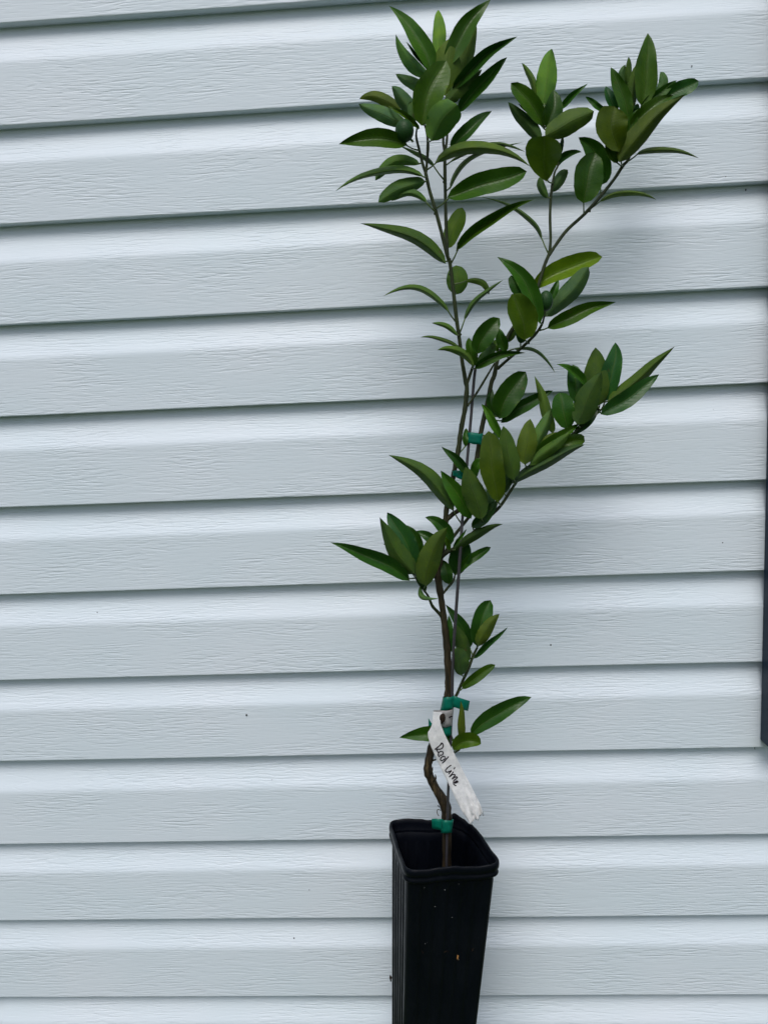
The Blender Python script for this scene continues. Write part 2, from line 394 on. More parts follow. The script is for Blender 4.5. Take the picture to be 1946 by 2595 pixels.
# inner wall and soil
loft('inner_wall', [(ZR-0.058, -0.0061, 0, .22, .7), (ZR-0.12, -0.0062, 0, .2, 0), (ZR-0.135, -0.0062, 0, .2, 0)], M_POT, grooves=False)
ring = unit_ring(.2); sv_ = [pot_pt(u*k, v*k, ZR-0.125, -0.0058) + Vector((0, 0, random.uniform(-.004, .004))) for k in (1, .75, .5, .25) for u, v in ring]
n_ = len(ring); sf = [(j*n_+i, j*n_+(i+1) % n_, (j+1)*n_+(i+1) % n_, (j+1)*n_+i) for j in range(3) for i in range(n_)] + [tuple(range(3*n_, 4*n_))]
adopt(mesh('soil', sv_, sf, M_SOIL), pot)
def on_front(c, x, y):                        # a point on the pot's front face seen at this pixel
    a = px(c, x, y); v = ray(*a)
    A, B, C = pot_pt(-1, -1, ZR-.03, -.0026), pot_pt(1, -1, ZR-.03, -.0026), pot_pt(-1, -1, 0, -.0026)
    nn = (B-A).cross(C-A); return EYE + v*((A-EYE).dot(nn)/v.dot(nn))
p = on_front(12, 866, 948)
adopt(blob('dried_leaf_bit', p, 0.0018, 0.0008, 0.0042, M_DRY, seg=7, rings=6, jit=.35), pot)
p = on_front(12, 880, 980)
adopt(blob('dried_leaf_bit', p, 0.0010, 0.0006, 0.0012, plain('pale_crumb', (0.5, 0.42, 0.3), .9, .1), seg=6, rings=4, jit=.3), pot)
for cx, cy, r in ((740, 130, 1.5), (735, 250, 1.9), (632, 425, 1.4), (548, 800, 1.8), (527, 815, 1.1), (955, 885, 1.1), (880, 188, 1.0), (812, 540, 1.1), (520, 225, 1.0)):
    p = on_front(12, cx, cy); s = r*0.42*PXM(.16)*1.6
    adopt(blob('dust_crumb', p, s*1.2, 0.0004, s, plain('crumb', (0.17, 0.18, 0.18), .9, .1) if cx == 740 else bpy.data.materials['crumb'], seg=6, rings=4, jit=.3), pot)
p = P(*px(12, 166, 1180), 0.11)
adopt(blob('bark_crumb', p, 0.0016, 0.0014, 0.0042, M_BARKBIT, seg=7, rings=6, jit=.4), pot)

# ------------------------------------------------------------------ tree: stems
tree = empty('citrus_tree', P(1132, 2300, 0.135), 'slender young citrus tree with dark glossy green leaves growing in a black pot', 'tree')
tree.location.z = ZR-0.125
SAMP = []                                      # (px x, px y, d, 3D point, radius) along every stem, for leaf stalks to meet
def catmull(pts, sub):
    out = []
    n = len(pts)
    for i in range(n-1):
        p0, p1, p2, p3 = pts[max(i-1, 0)], pts[i], pts[i+1], pts[min(i+2, n-1)]
        for s in range(sub):
            t = s/sub
            out.append(tuple(0.5*((2*b)+(-a+c)*t+(2*a-5*b+4*c-d)*t*t+(-a+3*b-3*c+d)*t*t*t) for a, b, c, d in zip(p0, p1, p2, p3)))
    out.append(tuple(pts[-1])); return out
def tube_verts(pts, rad, seg, rough=0.0):
    vs, fs = [], []
    for i, p in enumerate(pts):
        t = (pts[min(i+1, len(pts)-1)] - pts[max(i-1, 0)]).normalized()
        a = t.cross(Vector((0, 1, 0)))
        a = a.normalized() if a.length > .05 else t.cross(Vector((1, 0, 0))).normalized()
        b = t.cross(a).normalized()
        for k in range(seg):
            th = 2*math.pi*k/seg; r = rad[i]*(1+random.uniform(-rough, rough))
            vs.append(p + (a*math.cos(th) + b*math.sin(th))*r)
    m = len(pts)
    for i in range(m-1):
        for k in range(seg): fs.append((i*seg+k, i*seg+(k+1) % seg, (i+1)*seg+(k+1) % seg, (i+1)*seg+k))
    fs.append(tuple(range(seg))[::-1]); fs.append(tuple(range((m-1)*seg, m*seg)))
    return vs, fs
def stem(name, pts, sub=6, seg=10, rough=0.0, sample=True):
    """pts: (crop, x, y, width in crop px, d in cm, age)"""
    q = []
    for c, x, y, w, d, age in pts:
        a = px(c, x, y); q.append((a[0], a[1], w/2/CR[c][2], d/100, age))
    q = catmull(q, sub); P3, rr, ages = [], [], []
    for i, (x, y, r, d, age) in enumerate(q):
        p = P(x, y, d); P3.append(p); k = r*PXM(d)*(1 + (0.06*math.sin(i*1.7)*(rough > 0)) + 0.04*math.sin(i*0.9+x))
        rr.append(k); ages.append(min(1, max(0, age)))
        if sample: SAMP.append((x, y, d, p, k))
    vs, fs = tube_verts(P3, rr, seg, rough)
    o = mesh(name, vs, fs, M_STEM); recalc(o)
    at = o.data.attributes.new('age', 'FLOAT', 'POINT')
    for i in range(len(P3)):
        for k in range(seg): at.data[i*seg+k].value = ages[i]
    adopt(o, tree); return o
SB = PZ(11, 755, 700, ZR-0.02)
stem('trunk', [(11, 752, 1120, 112, 12.6, 1), (11, 755, 700, 104, 13.0, 1), (10, 757, 1600, 100, 13.2, 1), (10, 755, 1480, 108, 13.2, 1), (10, 742, 1340, 122, 13.2, 1), (10, 690, 1235, 112, 13.2, 1), (10, 635, 1150, 94, 13.2, 1), (10, 588, 1050, 98, 13.3, 1),
               (10, 556, 968, 92, 13.4, 1), (10, 568, 850, 90, 13.4, 1), (10, 605, 700, 90, 13.3, 1), (10, 668, 560, 96, 13.2, 1), (10, 715, 460, 104, 13.1, 1), (10, 742, 330, 112, 13, 1), (10, 775, 200, 104, 13, 1),
               (9, 690, 850, 78, 13, .95), (9, 678, 600, 72, 13, .9), (9, 660, 400, 68, 13, .9), (9, 640, 230, 64, 13, .85), (9, 618, 60, 60, 13, .85),
               (8, 938, 660, 56, 13, .8), (8, 945, 520, 55, 13, .75), (8, 968, 390, 48, 13, .7), (8, 990, 230, 44, 13, .65), (7, 700, 1010, 40, 13, .55),
               (7, 745, 800, 38, 13, .4), (7, 768, 680, 36, 13, .3), (7, 790, 560, 38, 13, .25), (7, 806, 430, 37, 13, .25), (7, 838, 260, 36, 13.1, .25), (7, 852, 110, 34, 13.2, .2), (7, 843, 45, 34, 13.2, .2)], 5, 12, 0.05)
stem('branch', [(7, 845, 70, 32, 13.2, .2), (5, 835, 1060, 30, 13.2, .12), (5, 815, 940, 28, 13.3, .08), (5, 795, 780, 29, 13.4, .05), (5, 770, 600, 28, 13.5, 0), (5, 748, 400, 27, 13.6, 0), (5, 722, 190, 27, 13.7, 0),
                (3, 1008, 1060, 27, 13.8, 0), (3, 962, 880, 26, 13.9, 0), (3, 920, 720, 26, 14, 0), (3, 872, 560, 25, 14, 0), (3, 838, 410, 24, 14, 0)])
stem('branch', [(3, 838, 415, 20, 14, 0), (3, 815, 340, 20, 14.1, 0), (3, 788, 230, 19, 14.2, 0), (3, 768, 140, 16, 14.3, 0), (3, 775, 60, 12, 14.3, 0)])
stem('branch', [(3, 842, 420, 20, 14, 0), (3, 850, 330, 20, 13.8, 0), (3, 857, 220, 22, 13.6, 0), (3, 852, 130, 18, 13.5, 0), (3, 830, 40, 12, 13.4, 0)])
stem('branch', [(3, 1012, 1090, 22, 13.6, 0), (3, 1000, 930, 24, 13.1, 0), (3, 993, 720, 24, 12.8, 0), (3, 988, 480, 24, 12.6, 0), (3, 984, 260, 23, 12.5, 0), (3, 974, 170, 18, 12.4, 0), (1, 985, 900, 14, 12.4, 0)])
stem('branch', [(3, 986, 270, 20, 12.5, 0), (3, 1000, 180, 18, 12.2, 0), (1, 1010, 950, 14, 12.0, 0)])
stem('branch', [(7, 700, 1105, 38, 13, .6), (7, 745, 1065, 36, 12.9, .6), (7, 810, 1010, 34, 12.6, .5), (7, 880, 850, 34, 12.4, .4), (7, 925, 660, 38, 12.2, .35), (7, 950, 500, 36, 12.1, .35), (7, 972, 380, 36, 12.0, .35), (7, 1008, 220, 34, 11.9, .3), (7, 1040, 60, 32, 11.8, .2),
                (5, 1062, 1060, 34, 11.7, .12), (5, 1090, 930, 28, 11.5, .08), (5, 1150, 790, 27, 11.2, .05), (5, 1215, 680, 26, 11, .02), (5, 1320, 530, 25, 10.6, 0), (4, 330, 1165, 26, 10.3, 0), (4, 385, 985, 25, 10, 0), (4, 428, 880, 25, 9.8, 0)])
stem('branch', [(4, 425, 890, 22, 9.8, 0), (4, 436, 780, 20, 9.7, 0), (4, 432, 600, 20, 9.6, 0), (4, 440, 430, 20, 9.5, 0), (4, 465, 270, 15, 9.4, 0), (4, 495, 180, 13, 9.3, 0), (4, 440, 0, 10, 9.2, 0), (2, 385, 830, 10, 9.2, 0)])
stem('branch', [(4, 425, 895, 24, 9.8, 0), (4, 470, 825, 24, 9.6, 0), (4, 560, 705, 24, 9.2, 0), (4, 690, 585, 24, 8.8, 0), (4, 800, 465, 24, 8.4, 0), (4, 920, 315, 23, 8.0, 0), (4, 985, 215, 24, 7.8, 0), (4, 1035, 150, 18, 7.6, 0), (2, 1060, 900, 12, 7.6, 0), (2, 1080, 780, 10, 7.6, 0)])
stem('branch', [(5, 1085, 1010, 24, 11.6, .1), (5, 1170, 935, 22, 12.0, 0), (5, 1280, 840, 22, 12.4, 0), (5, 1375, 745, 22, 12.8, 0), (5, 1425, 670, 18, 13, 0), (5, 1445, 600, 12, 13, 0)])
stem('branch', [(8, 948, 500, 34, 13.0, .5), (8, 1000, 455, 30, 13.6, .3), (8, 1090, 400, 28, 14, .2), (8, 1230, 275, 26, 14.3, .12), (8, 1310, 195, 26, 14.5, .08), (7, 1110, 1000, 24, 14.6, 0), (7, 1200, 865, 22, 14.6, 0), (7, 1255, 785, 22, 14.5, 0),
                (6, 410, 1180, 20, 14.3, 0), (6, 560, 1060, 18, 14.0, 0), (6, 760, 900, 17, 13.6, 0), (6, 900, 785, 16, 13.2, 0), (6, 975, 715, 14, 13, 0), (6, 1000, 660, 10, 13, 0)])
stem('branch', [(8, 990, 460, 26, 13.4, .3), (8, 1040, 350, 24, 12.8, .2), (8, 1160, 195, 24, 12.2, .15), (7, 930, 1000, 16, 11.8, .1)])
stem('branch', [(8, 965, 945, 30, 13, .6), (8, 930, 905, 26, 13.4, .3), (8, 890, 860, 24, 13.7, .1), (8, 855, 780, 18, 14, 0), (8, 800, 710, 16, 14.2, 0), (8, 760, 640, 14, 14.3, 0)])
stem('branch', [(8, 970, 770, 18, 13, .3), (8, 1010, 720, 20, 12.6, .1), (8, 1050, 670, 18, 12.3, 0), (8, 1065, 620, 12, 12.2, 0)])
stem('branch', [(8, 930, 660, 14, 13, .3), (8, 895, 632, 14, 13.3, .1), (8, 872, 612, 10, 13.5, 0)], sample=False)
stem('branch', [(9, 735, 1010, 26, 12.8, .2), (9, 770, 945, 30, 12.7, .05), (9, 820, 830, 29, 12.6, 0), (9, 875, 710, 28, 12.5, 0), (9, 915, 600, 26, 12.4, 0), (9, 955, 520, 22, 12.4, 0)])
stem('branch', [(5, 855, 1120, 22, 13.2, .2), (5, 885, 1030, 22, 13.0, .1), (5, 905, 970, 18, 12.9, 0)])
stem('branch', [(7, 858, 235, 16, 13.1, .2), (7, 920, 150, 17, 12.7, .1), (7, 970, 70, 17, 12.4, .1), (5, 1065, 965, 12, 12.2, .1)])
stem('branch', [(10, 800, 800, 24, 13.0, .5), (10, 840, 770, 26, 13.6, .2), (10, 880, 750, 22, 13.8, .1), (10, 905, 720, 12, 13.9, 0)])
stem('branch', [(10, 585, 865, 26, 13.4, .9), (10, 640, 850, 16, 13.8, .8)], 3, 8, sample=False)
# snags and curling bark on the lowest stem
stem('bark_snag', [(10, 590, 1000, 22, 13.9, 1), (10, 604, 960, 16, 14.2, 1), (10, 606, 925, 6, 14.3, 1)], 3, 7, .1, sample=False)
stem('bark_snag', [(10, 612, 1075, 22, 13.8, 1), (10, 640, 1050, 18, 14.2, 1), (10, 634, 1005, 8, 14.3, 1)], 3, 7, .1, sample=False)
stem('bark_snag', [(10, 690, 1385, 8, 13.9, 1), (10, 662, 1372, 9, 14.2, 1), (10, 652, 1405, 9, 14.2, 1), (10, 670, 1442, 10, 14.2, 1)], 3, 6, 0, sample=False)
stem('bark_snag', [(10, 672, 1345, 14, 13.6, 1), (10, 660, 1330, 8, 13.9, 1)], 3, 6, 0, sample=False)
def nearest(x, y):
    return min(SAMP, key=lambda s: (s[0]-x)**2 + (s[1]-y)**2)
# node swellings
for c, x, y, r, d in ((7, 800, 380, 10, 13.2), (7, 970, 385, 20, 12.1), (7, 862, 232, 12, 13.2), (4, 745, 575, 11, 8.7), (5, 1335, 815, 11, 12.6), (8, 905, 645, 13, 13.1), (9, 660, 885, 14, 13.2), (3, 900, 735, 11, 14), (3, 968, 492, 10, 12.6), (5, 815, 742, 11, 13.4), (5, 700, 290, 9, 13.6)):
    st = nearest(*px(c, x, y)); q = P(*px(c, x, y), st[2]); k = r*0.75/CR[c][2]*PXM(d/100)
    p = st[3] + (q-st[3]).normalized()*min((q-st[3]).length, st[4])
    adopt(blob('bud_node', p, k, k, k*1.2, M_STEM, seg=8, rings=6, jit=.08), tree)

# ------------------------------------------------------------------ tree: leaves
def leaf(c, face, b, m, t, wl, wr, do=0.0, dd=0.0, h=0.5, v=1.0, ab=(0.58, 0.80), att=None, wreal=None, curl=0.0):
    """b, m, t: base, middle and tip of the midrib in crop px; wl, wr: half widths left and right of it;
    do: base depth toward the camera relative to its stem (cm); dd: change of depth to the tip (cm)"""
    s_ = CR[c][2]
    B, M, T = (Vector(px(c, *q)) for q in (b, m, t))
    wl /= s_; wr /= s_
    ctrl = M*2 - (B+T)/2
    A = px(c, *att) if att else (B.x, B.y)
    st = nearest(*A)
    d0 = st[2] + do/100
    ln = (T-B).length
    wre = max(wl, wr)*1.05 if wreal is None else wreal/s_
    wre = max(wre, 0.13*ln)
    NU, NV = 14, 4
    seed = random.random()*6
    rows = []
    for i in range(NU+1):
        u = i/NU
        p = B*((1-u)**2) + ctrl*(2*u*(1-u)) + T*(u*u)
        tg = ((ctrl-B)*(2*(1-u)) + (T-ctrl)*(2*u)); tg.normalize()
        nl = Vector((tg.y, -tg.x))
        e, f = ab
        p = p + nl*(0.014*ln*math.sin(2*math.pi*u+seed)*math.sin(math.pi*u))
        us = min(max(u, 0.0), 1.0)
        k = (us**e)*((1-us)**f)/(((e/(e+f))**e)*((f/(e+f))**f)) if 0 < us < 1 else 0.0
        d = d0 + dd/100*(u**1.3) + 0.006*math.sin(seed*5)*u*u + 0.0035*math.sin(math.pi*u) - curl/100*u*u
        row = []
        for j in range(-NV, NV+1):
            q = j/NV                               # -1 left edge ... +1 right edge
            w = (wl if q < 0 else wr)*k
            w *= 1 + (0.014*math.sin(u*37+seed+(0 if q < 0 else 2)) + 0.016*math.sin(u*13+seed*2+q))*(abs(q) == 1)
            wav = (0.0013*math.sin(u*9+seed*2+(1 if q > 0 else 0)) + 0.0006*math.sin(u*21+seed*3+q))*abs(q)**2
            dep = math.sqrt(max(0.0, wre*wre - (wl if q < 0 else wr)**2))*k + 0.30*wre*k
            pp = p + nl*(abs(q)*w if q < 0 else -abs(q)*w)
            sgn = 1 if face == 'u' else -1
            row.append(P(pp.x, pp.y, d + sgn*(abs(q)**1.25)*dep*PXM(d)*0.8 + wav))
        rows.append(row)
    nv = 2*NV+1
    def nrm(i, j):
        a = rows[min(i+1, NU)][j] - rows[max(i-1, 0)][j]
        b_ = rows[i][min(j+1, nv-1)] - rows[i][max(j-1, 0)]
        if b_.length < 1e-6:
            b_ = rows[max(1, min(i, NU-1))][nv-1] - rows[max(1, min(i, NU-1))][0]
        n_ = b_.cross(a)
        return n_.normalized() if n_.length > 1e-12 else Vector((0, -1, 0))
    mid = nrm(NU//2, NV)
    vs, uvs = [], []
    hth = 0.00016
    for sg in (1, -1):
        for i in range(NU+1):
            for j in range(nv):
                n_ = nrm(i, j)
                edge = 1 if abs(j-NV) < NV and 0 < i < NU else 0.0
                vs.append(rows[i][j] + n_*(hth*sg*edge)); uvs.append((i/NU, (j-NV)/NV))
    # layer 0 lies on the +normal side: b x a, with left-to-right then base-to-tip, is the side facing the camera
    camside = mid.dot(EYE - rows[NU//2][NV]) > 0
    off = (NU+1)*nv
    fs, mi = [], []
    up_idx = (0 if face == 'u' else 1) if camside else (1 if face == 'u' else 0)
    for i in range(NU):
        for j in range(nv-1):
            a = i*nv+j
            fs.append((a, a+1, a+nv+1, a+nv)); mi.append(up_idx)
            a += off
            fs.append((a+nv, a+nv+1, a+1, a)); mi.append(1-up_idx)
    # stalk
    nblade = len(vs)
    pa = st[3] + (rows[0][NV]-st[3]).normalized()*0.0 if (rows[0][NV]-st[3]).length > 1e-6 else st[3]
    base = rows[0][NV] + (rows[1][NV]-rows[0][NV])*0.6
    if (base-st[3]).length < 0.06:
        midp = (pa+base)/2 + Vector((0, 0, -0.08*(base-pa).length))
        pts = [pa, pa*.25+midp*.5+base*.25, base]; rad = [0.0011, 0.0008, 0.0008]
        tv, tf = tube_verts(pts, rad, 6)
        vs += tv; uvs += [(0.0, 0.5)]*len(tv)
        fs += [tuple(k+nblade for k in f_) for f_ in tf]; mi += [2]*len(tf)
    me = bpy.data.meshes.new('leaf'); me.from_pydata([tuple(q) for q in vs], [], fs); me.update()
    for q in (M_UP, M_LO, M_PET): me.materials.append(q)
    uvl = me.uv_layers.new(name='UVMap')
    for p_ in me.polygons:
        p_.material_index = mi[p_.index]; p_.use_smooth = True
        for li in p_.loop_indices: uvl.data[li].uv = uvs[me.loops[li].vertex_index]
    o = bpy.data.objects.new('leaf', me); COL.objects.link(o); adopt(o, tree)
    o.color = (min(1, max(0, h+random.uniform(-.1, .1))), v*random.uniform(0.85, 1.2), 0, 1)
    return o
BL = (0.54, 0.52)      # blunt outline
OB = (0.85, 0.42)     # broad toward the tip
AC = (0.58, 0.98)      # long drawn-out tip
u, lo = 'u', 'l'
# --- crown on the tall left stem
leaf(1, u, (872, 540), (775, 285), (558, 42), 62, 84, .5, -1, .5, 1.0, AC, att=(850, 1000))
leaf(1, u, (860, 540), (775, 430), (690, 318), 14, 16, -.5, -1, .3, .6)
leaf(1, lo, (865, 570), (712, 462), (612, 262), 62, 44, .6, 1, .25, 1.6, AC)
leaf(1, lo, (860, 720), (738, 640), (610, 566), 48, 52, -.6, 0, .2, 1.0)
leaf(1, lo, (947, 520), (940, 250), (937, 74), 52, 52, -1.5, 0, .65, 2.0)
leaf(1, u, (1000, 500), (1150, 215), (1338, -8), 78, 74, .6, -.5, .55, 1.05, AC)
leaf(1, lo, (1085, 620), (1165, 400), (1226, 186), 60, 48, -.8, -.5, .6, .95)
leaf(1, lo, (1000, 740), (1005, 500), (1040, 284), 112, 108, .9, .5, .75, .8)
leaf(1, u, (810, 962), (868, 705), (998, 462), 110, 122, 3.0, .5, .72, .95, BL)
leaf(1, u, (1040, 690), (1280, 445), (1542, 278), 52, 46, 1.4, 0, .4, .75, AC)
leaf(1, lo, (985, 800), (1110, 670), (1270, 530), 50, 58, 1.8, 0, .6, .75)
leaf(1, u, (1084, 865), (1262, 640), (1462, 436), 58, 52, .6, 0, .35, .75)
leaf(1, lo, (650, 850), (490, 745), (333, 758), 48, 48, -1.0, 0, 1.0, .75)
leaf(1, lo, (745, 920), (668, 765), (581, 658), 52, 66, 1.2, 0, .05, .95)
leaf(1, lo, (700, 955), (500, 872), (328, 794), 64, 62, .6, 0, .05, 1.0)
leaf(1, u, (795, 985), (690, 890), (553, 812), 22, 24, 1.4, 0, .7, 1.1)
leaf(1, lo, (750, 950), (735, 860), (728, 775), 34, 30, 1.5, 0, .3, .9, BL)
leaf(1, lo, (885, 1078), (965, 925), (1082, 800), 122, 108, 3.2, 2.6, .3, 1.35, (0.55, 0.36))
leaf(1, u, (700, 1108), (430, 1062), (176, 1103), 66, 84, 2.2, .3, .55, 1.0, AC, att=(800, 1160))
leaf(1, u, (1034, 1145), (1165, 990), (1345, 848), 60, 46, .8, 0, .35, .85)
# --- below the crown
leaf(3, lo, (905, 368), (790, 282), (640, 212), 16, 24, .5, .3, .5, .8, AC, att=(970, 490), wreal=40)
leaf(3, lo, (796, 352), (610, 332), (455, 476), 44, 48, .3, 0, .4, 1.05, BL)
leaf(3, lo, (828, 448), (505, 398), (147, 560), 26, 38, 1.8, .5, .45, 1.2, AC)
leaf(3, lo, (838, 482), (665, 530), (478, 642), 58, 68, 1.0, .3, .4, 1.05, BL)
leaf(3, lo, (850, 645), (715, 572), (578, 632), 26, 36, 1.0, .3, .35, 1.2, BL, att=(898, 735))
leaf(3, lo, (994, 1112), (720, 905), (341, 803), 46, 62, 1.2, .6, .6, .75, AC)
leaf(3, lo, (908, 345), (1260, 212), (1640, 370), 52, 52, 1.8, 0, .7, .8, AC, att=(855, 405))
leaf(3, lo, (1025, 545), (1180, 315), (1590, 180), 18, 22, -.6, -1, .5, .8, AC, wreal=40)
leaf(3, lo, (1010, 345), (1310, 205), (1602, 258), 16, 20, -.5, -.5, .5, .8, wreal=40)
leaf(3, u, (1002, 606), (1320, 498), (1612, 404), 100, 82, 2.4, 0, .5, .8, BL, att=(922, 690))
leaf(3, lo, (1000, 998), (1058, 830), (1122, 682), 64, 68, -1.5, -.5, .7, 1.15, BL)
leaf(3, u, (1072, 1015), (1335, 775), (1670, 620), 54, 34, 1.2, .5, .65, .8, AC, att=(1040, 1120))
leaf(4, lo, (370, 782), (235, 575), (-88, 452), 24, 16, -.6, -.6, .6, .9, AC, att=(405, 880), wreal=40)
# --- middle upright branch
leaf(4, u, (406, 332), (385, 150), (390, -18), 142, 136, 2.6, 2.5, .95, 1.1, OB)
leaf(4, lo, (415, 458), (362, 385), (362, 292), 26, 40, .3, 0, .3, .8, BL)
leaf(4, lo, (450, 412), (500, 325), (566, 240), 46, 40, -.7, 0, .05, .8, BL)
leaf(4, u, (488, 220), (560, 135), (674, 106), 40, 18, -.2, .4, .35, .8, wreal=45)
leaf(4, u, (500, 130), (522, 60), (525, -30), 18, 16, -.4, 0, .25, .55)
leaf(2, lo, (388, 660), (405, 430), (446, 220), 80, 78, -.4, 0, .6, 1.5)
leaf(2, lo, (318, 590), (285, 440), (215, 330), 26, 28, -.6, 0, .6, 1.0, wreal=50)
leaf(2, u, (385, 815), (275, 640), (133, 482), 66, 82, 1.0, 0, .7, 1.05, (0.6, 0.55))
leaf(2, u, (330, 760), (260, 700), (190, 642), 14, 16, .3, 0, .2, .6)
leaf(2, lo, (360, 922), (245, 785), (110, 628), 52, 62, 1.2, 0, .35, .8)
leaf(2, u, (400, 820), (452, 680), (456, 533), 66, 78, .8, 0, .6, .8)
leaf(2, u, (500, 690), (600, 585), (721, 487), 26, 26, -.2, 0, .35, .9, AC)
leaf(2, lo, (393, 888), (565, 795), (767, 698), 92, 88, 2.0, .6, .7, .95, BL)
# --- end of the right branch
leaf(2, u, (1130, 660), (1172, 385), (1178, 102), 86, 90, 1.2, 0, .6, .95)
leaf(2, lo, (1055, 760), (1062, 520), (1106, 330), 44, 36, 1.0, 0, .65, .85)
leaf(2, u, (1030, 770), (980, 555), (895, 363), 62, 62, 1.6, 0, .55, .9)
leaf(2, lo, (1030, 560), (1030, 400), (1032, 282), 24, 30, -.4, 0, .5, .9)
leaf(2, lo, (1000, 540), (985, 430), (1006, 343), 34, 28, -.6, 0, .2, .9)
leaf(2, u, (945, 700), (888, 600), (857, 508), 36, 50, .9, 0, .05, 1.0)
leaf(2, u, (860, 705), (780, 645), (701, 586), 28, 26, .3, 0, .3, 1.0)
leaf(2, u, (962, 1010), (905, 820), (925, 660), 122, 126, 3.0, 1.2, .95, .95, (0.6, 0.42))
leaf(2, u, (946, 1098), (888, 985), (880, 880), 36, 66, 1.6, .4, .75, .8)
leaf(2, lo, (1235, 560), (1300, 480), (1275, 398), 40, 34, -.4, 0, .1, .9, BL)
leaf(2, u, (1120, 680), (1255, 565), (1398, 463), 34, 46, .9, 0, .45, .9)
leaf(2, u, (1270, 620), (1425, 535), (1567, 468), 64, 62, .2, -.4, .15, 1.05, BL)
leaf(2, u, (1045, 830), (1190, 680), (1372, 578), 58, 50, 1.9, 0, .75, .9)
leaf(2, lo, (958, 1090), (1150, 830), (1470, 566), 84, 70, 2.7, .5, .75, .62, AC)
leaf(2, u, (985, 970), (1045, 820), (1112, 680), 54, 36, 1.6, 0, .55, .7)
leaf(2, u, (1060, 740), (1090, 690), (1100, 640), 24, 20, .5, 0, .0, .7, BL)
leaf(4, u, (812, 365), (800, 150), (648, -6), 92, 90, -.2, .4, .55, .9, att=(818, 440))
leaf(4, u, (685, 498), (722, 300), (775, 108), 108, 116, 2.0, .4, .62, .8, BL, att=(690, 588))
leaf(4, lo, (1088, 128), (1300, 84), (1570, 154), 24, 26, .8, .8, .75, .7, (0.6, 0.9), att=(1022, 190), wreal=50)
leaf(4, lo, (800, 492), (1020, 408), (1243, 470), 16, 30, -.5, -.4, .75, 1.1, att=(745, 572), wreal=50)
# --- left stem, half way
leaf(5, lo, (770, 442), (778, 330), (770, 218), 84, 82, -1.4, -.4, .65, 1.05, BL)
leaf(5, lo, (835, 340), (960, 345), (1022, 442), 22, 30, -.4, .5, .6, .85, BL)
leaf(5, lo, (722, 582), (490, 402), (212, 455), 22, 30, 1.2, .4, .5, .9, AC, att=(758, 655), wreal=50)
leaf(5, lo, (832, 640), (935, 480), (1130, 330), 22, 18, .6, .4, .45, .85, att=(820, 742), wreal=45)
leaf(5, lo, (782, 758), (690, 684), (585, 660), 18, 24, .8, .3, .55, .9, wreal=40)
leaf(5, lo, (815, 870), (660, 782), (496, 769), 14, 18, .4, .3, .5, .9, wreal=40)
leaf(5, lo, (905, 992), (790, 868), (626, 866), 34, 30, 2.0, .6, .6, .95, wreal=50)
leaf(5, u, (934, 894), (985, 755), (1103, 622), 76, 78, 2.2, .5, .4, .85, BL)
leaf(5, u, (916, 985), (876, 870), (868, 770), 34, 50, 1.0, 0, .6, 1.3)
leaf(5, lo, (920, 975), (1015, 900), (1052, 806), 52, 40, 1.2, 0, .1, .85, BL)
leaf(5, u, (912, 1010), (1060, 915), (1302, 886), 30, 44, 2.0, .4, .5, .75, AC)
leaf(5, u, (1152, 878), (1118, 785), (1094, 696), 44, 42, 1.0, .2, .55, 1.1, att=(1158, 935))
leaf(5, u, (1092, 880), (1072, 830), (1078, 785), 24, 28, .4, 0, .6, 1.1, BL)
leaf(5, lo, (1160, 805), (1190, 755), (1226, 715), 30, 30, -.6, 0, .8, .8, BL)
leaf(5, u, (1292, 790), (1268, 605), (1195, 438), 92, 122, 2.4, .6, .75, .95, BL)
leaf(5, u, (1412, 665), (1290, 350), (1083, 153), 62, 76, 1.8, .4, .55, 1.15, AC)
leaf(5, u, (1295, 490), (1230, 380), (1188, 296), 48, 36, .8, 0, .5, .8, BL)
leaf(5, u, (1262, 815), (1255, 760), (1222, 698), 28, 50, .8, 0, .3, .75, BL, att=(1258, 850))
leaf(5, lo, (1190, 862), (1390, 882), (1526, 1042), 13, 15, .6, .4, .45, .85, att=(1145, 890), wreal=40)
leaf(4, u, (300, 1150), (560, 995), (832, 908), 92, 64, -1.0, -.4, .95, 1.25, BL)
leaf(4, lo, (395, 1366), (580, 1185), (727, 983), 80, 64, -1.4, -.4, .05, .8, BL)
leaf(5, u, (1480, 500), (1515, 410), (1552, 328), 26, 34, -.6, 0, .5, 1.05)
leaf(5, u, (1466, 700), (1715, 580), (1992, 498), 62, 56, 1.2, .3, .55, .95, AC, att=(1410, 735))
# --- beside the upper ties
leaf(6, u, (195, 788), (265, 605), (398, 428), 92, 100, 1.6, .4, .55, .8, BL)
leaf(6, u, (172, 770), (130, 660), (140, 555), 30, 40, .2, 0, .35, .65)
leaf(6, u, (208, 820), (400, 672), (605, 573), 48, 54, .8, 0, .3, .72)
leaf(6, lo, (607, 905), (540, 680), (464, 460), 42, 46, .2, 0, .6, .9, AC)
leaf(6, lo, (440, 1085), (525, 890), (593, 708), 66, 42, .6, 0, .35, 1.1)
leaf(6, lo, (390, 1140), (405, 960), (432, 788), 76, 78, 2.2, .2, .8, .8)
leaf(7, lo, (1208, 805), (1172, 600), (1130, 390), 76, 78, 2.2, .3, .6, .8)
leaf(7, u, (1092, 975), (1050, 700), (1018, 428), 92, 94, 2.4, .6, .9, .9, BL)
leaf(7, u, (1112, 490), (1050, 345), (963, 220), 38, 30, 1.0, 0, .55, 1.35)
leaf(7, lo, (1150, 770), (1080, 570), (1060, 436), 50, 46, .8, 0, .2, .65)
leaf(6, u, (430, 1110), (620, 955), (805, 826), 50, 40, .9, 0, .6, 1.1)
leaf(6, lo, (425, 1145), (590, 1010), (740, 895), 44, 46, 1.6, .2, .45, .9)
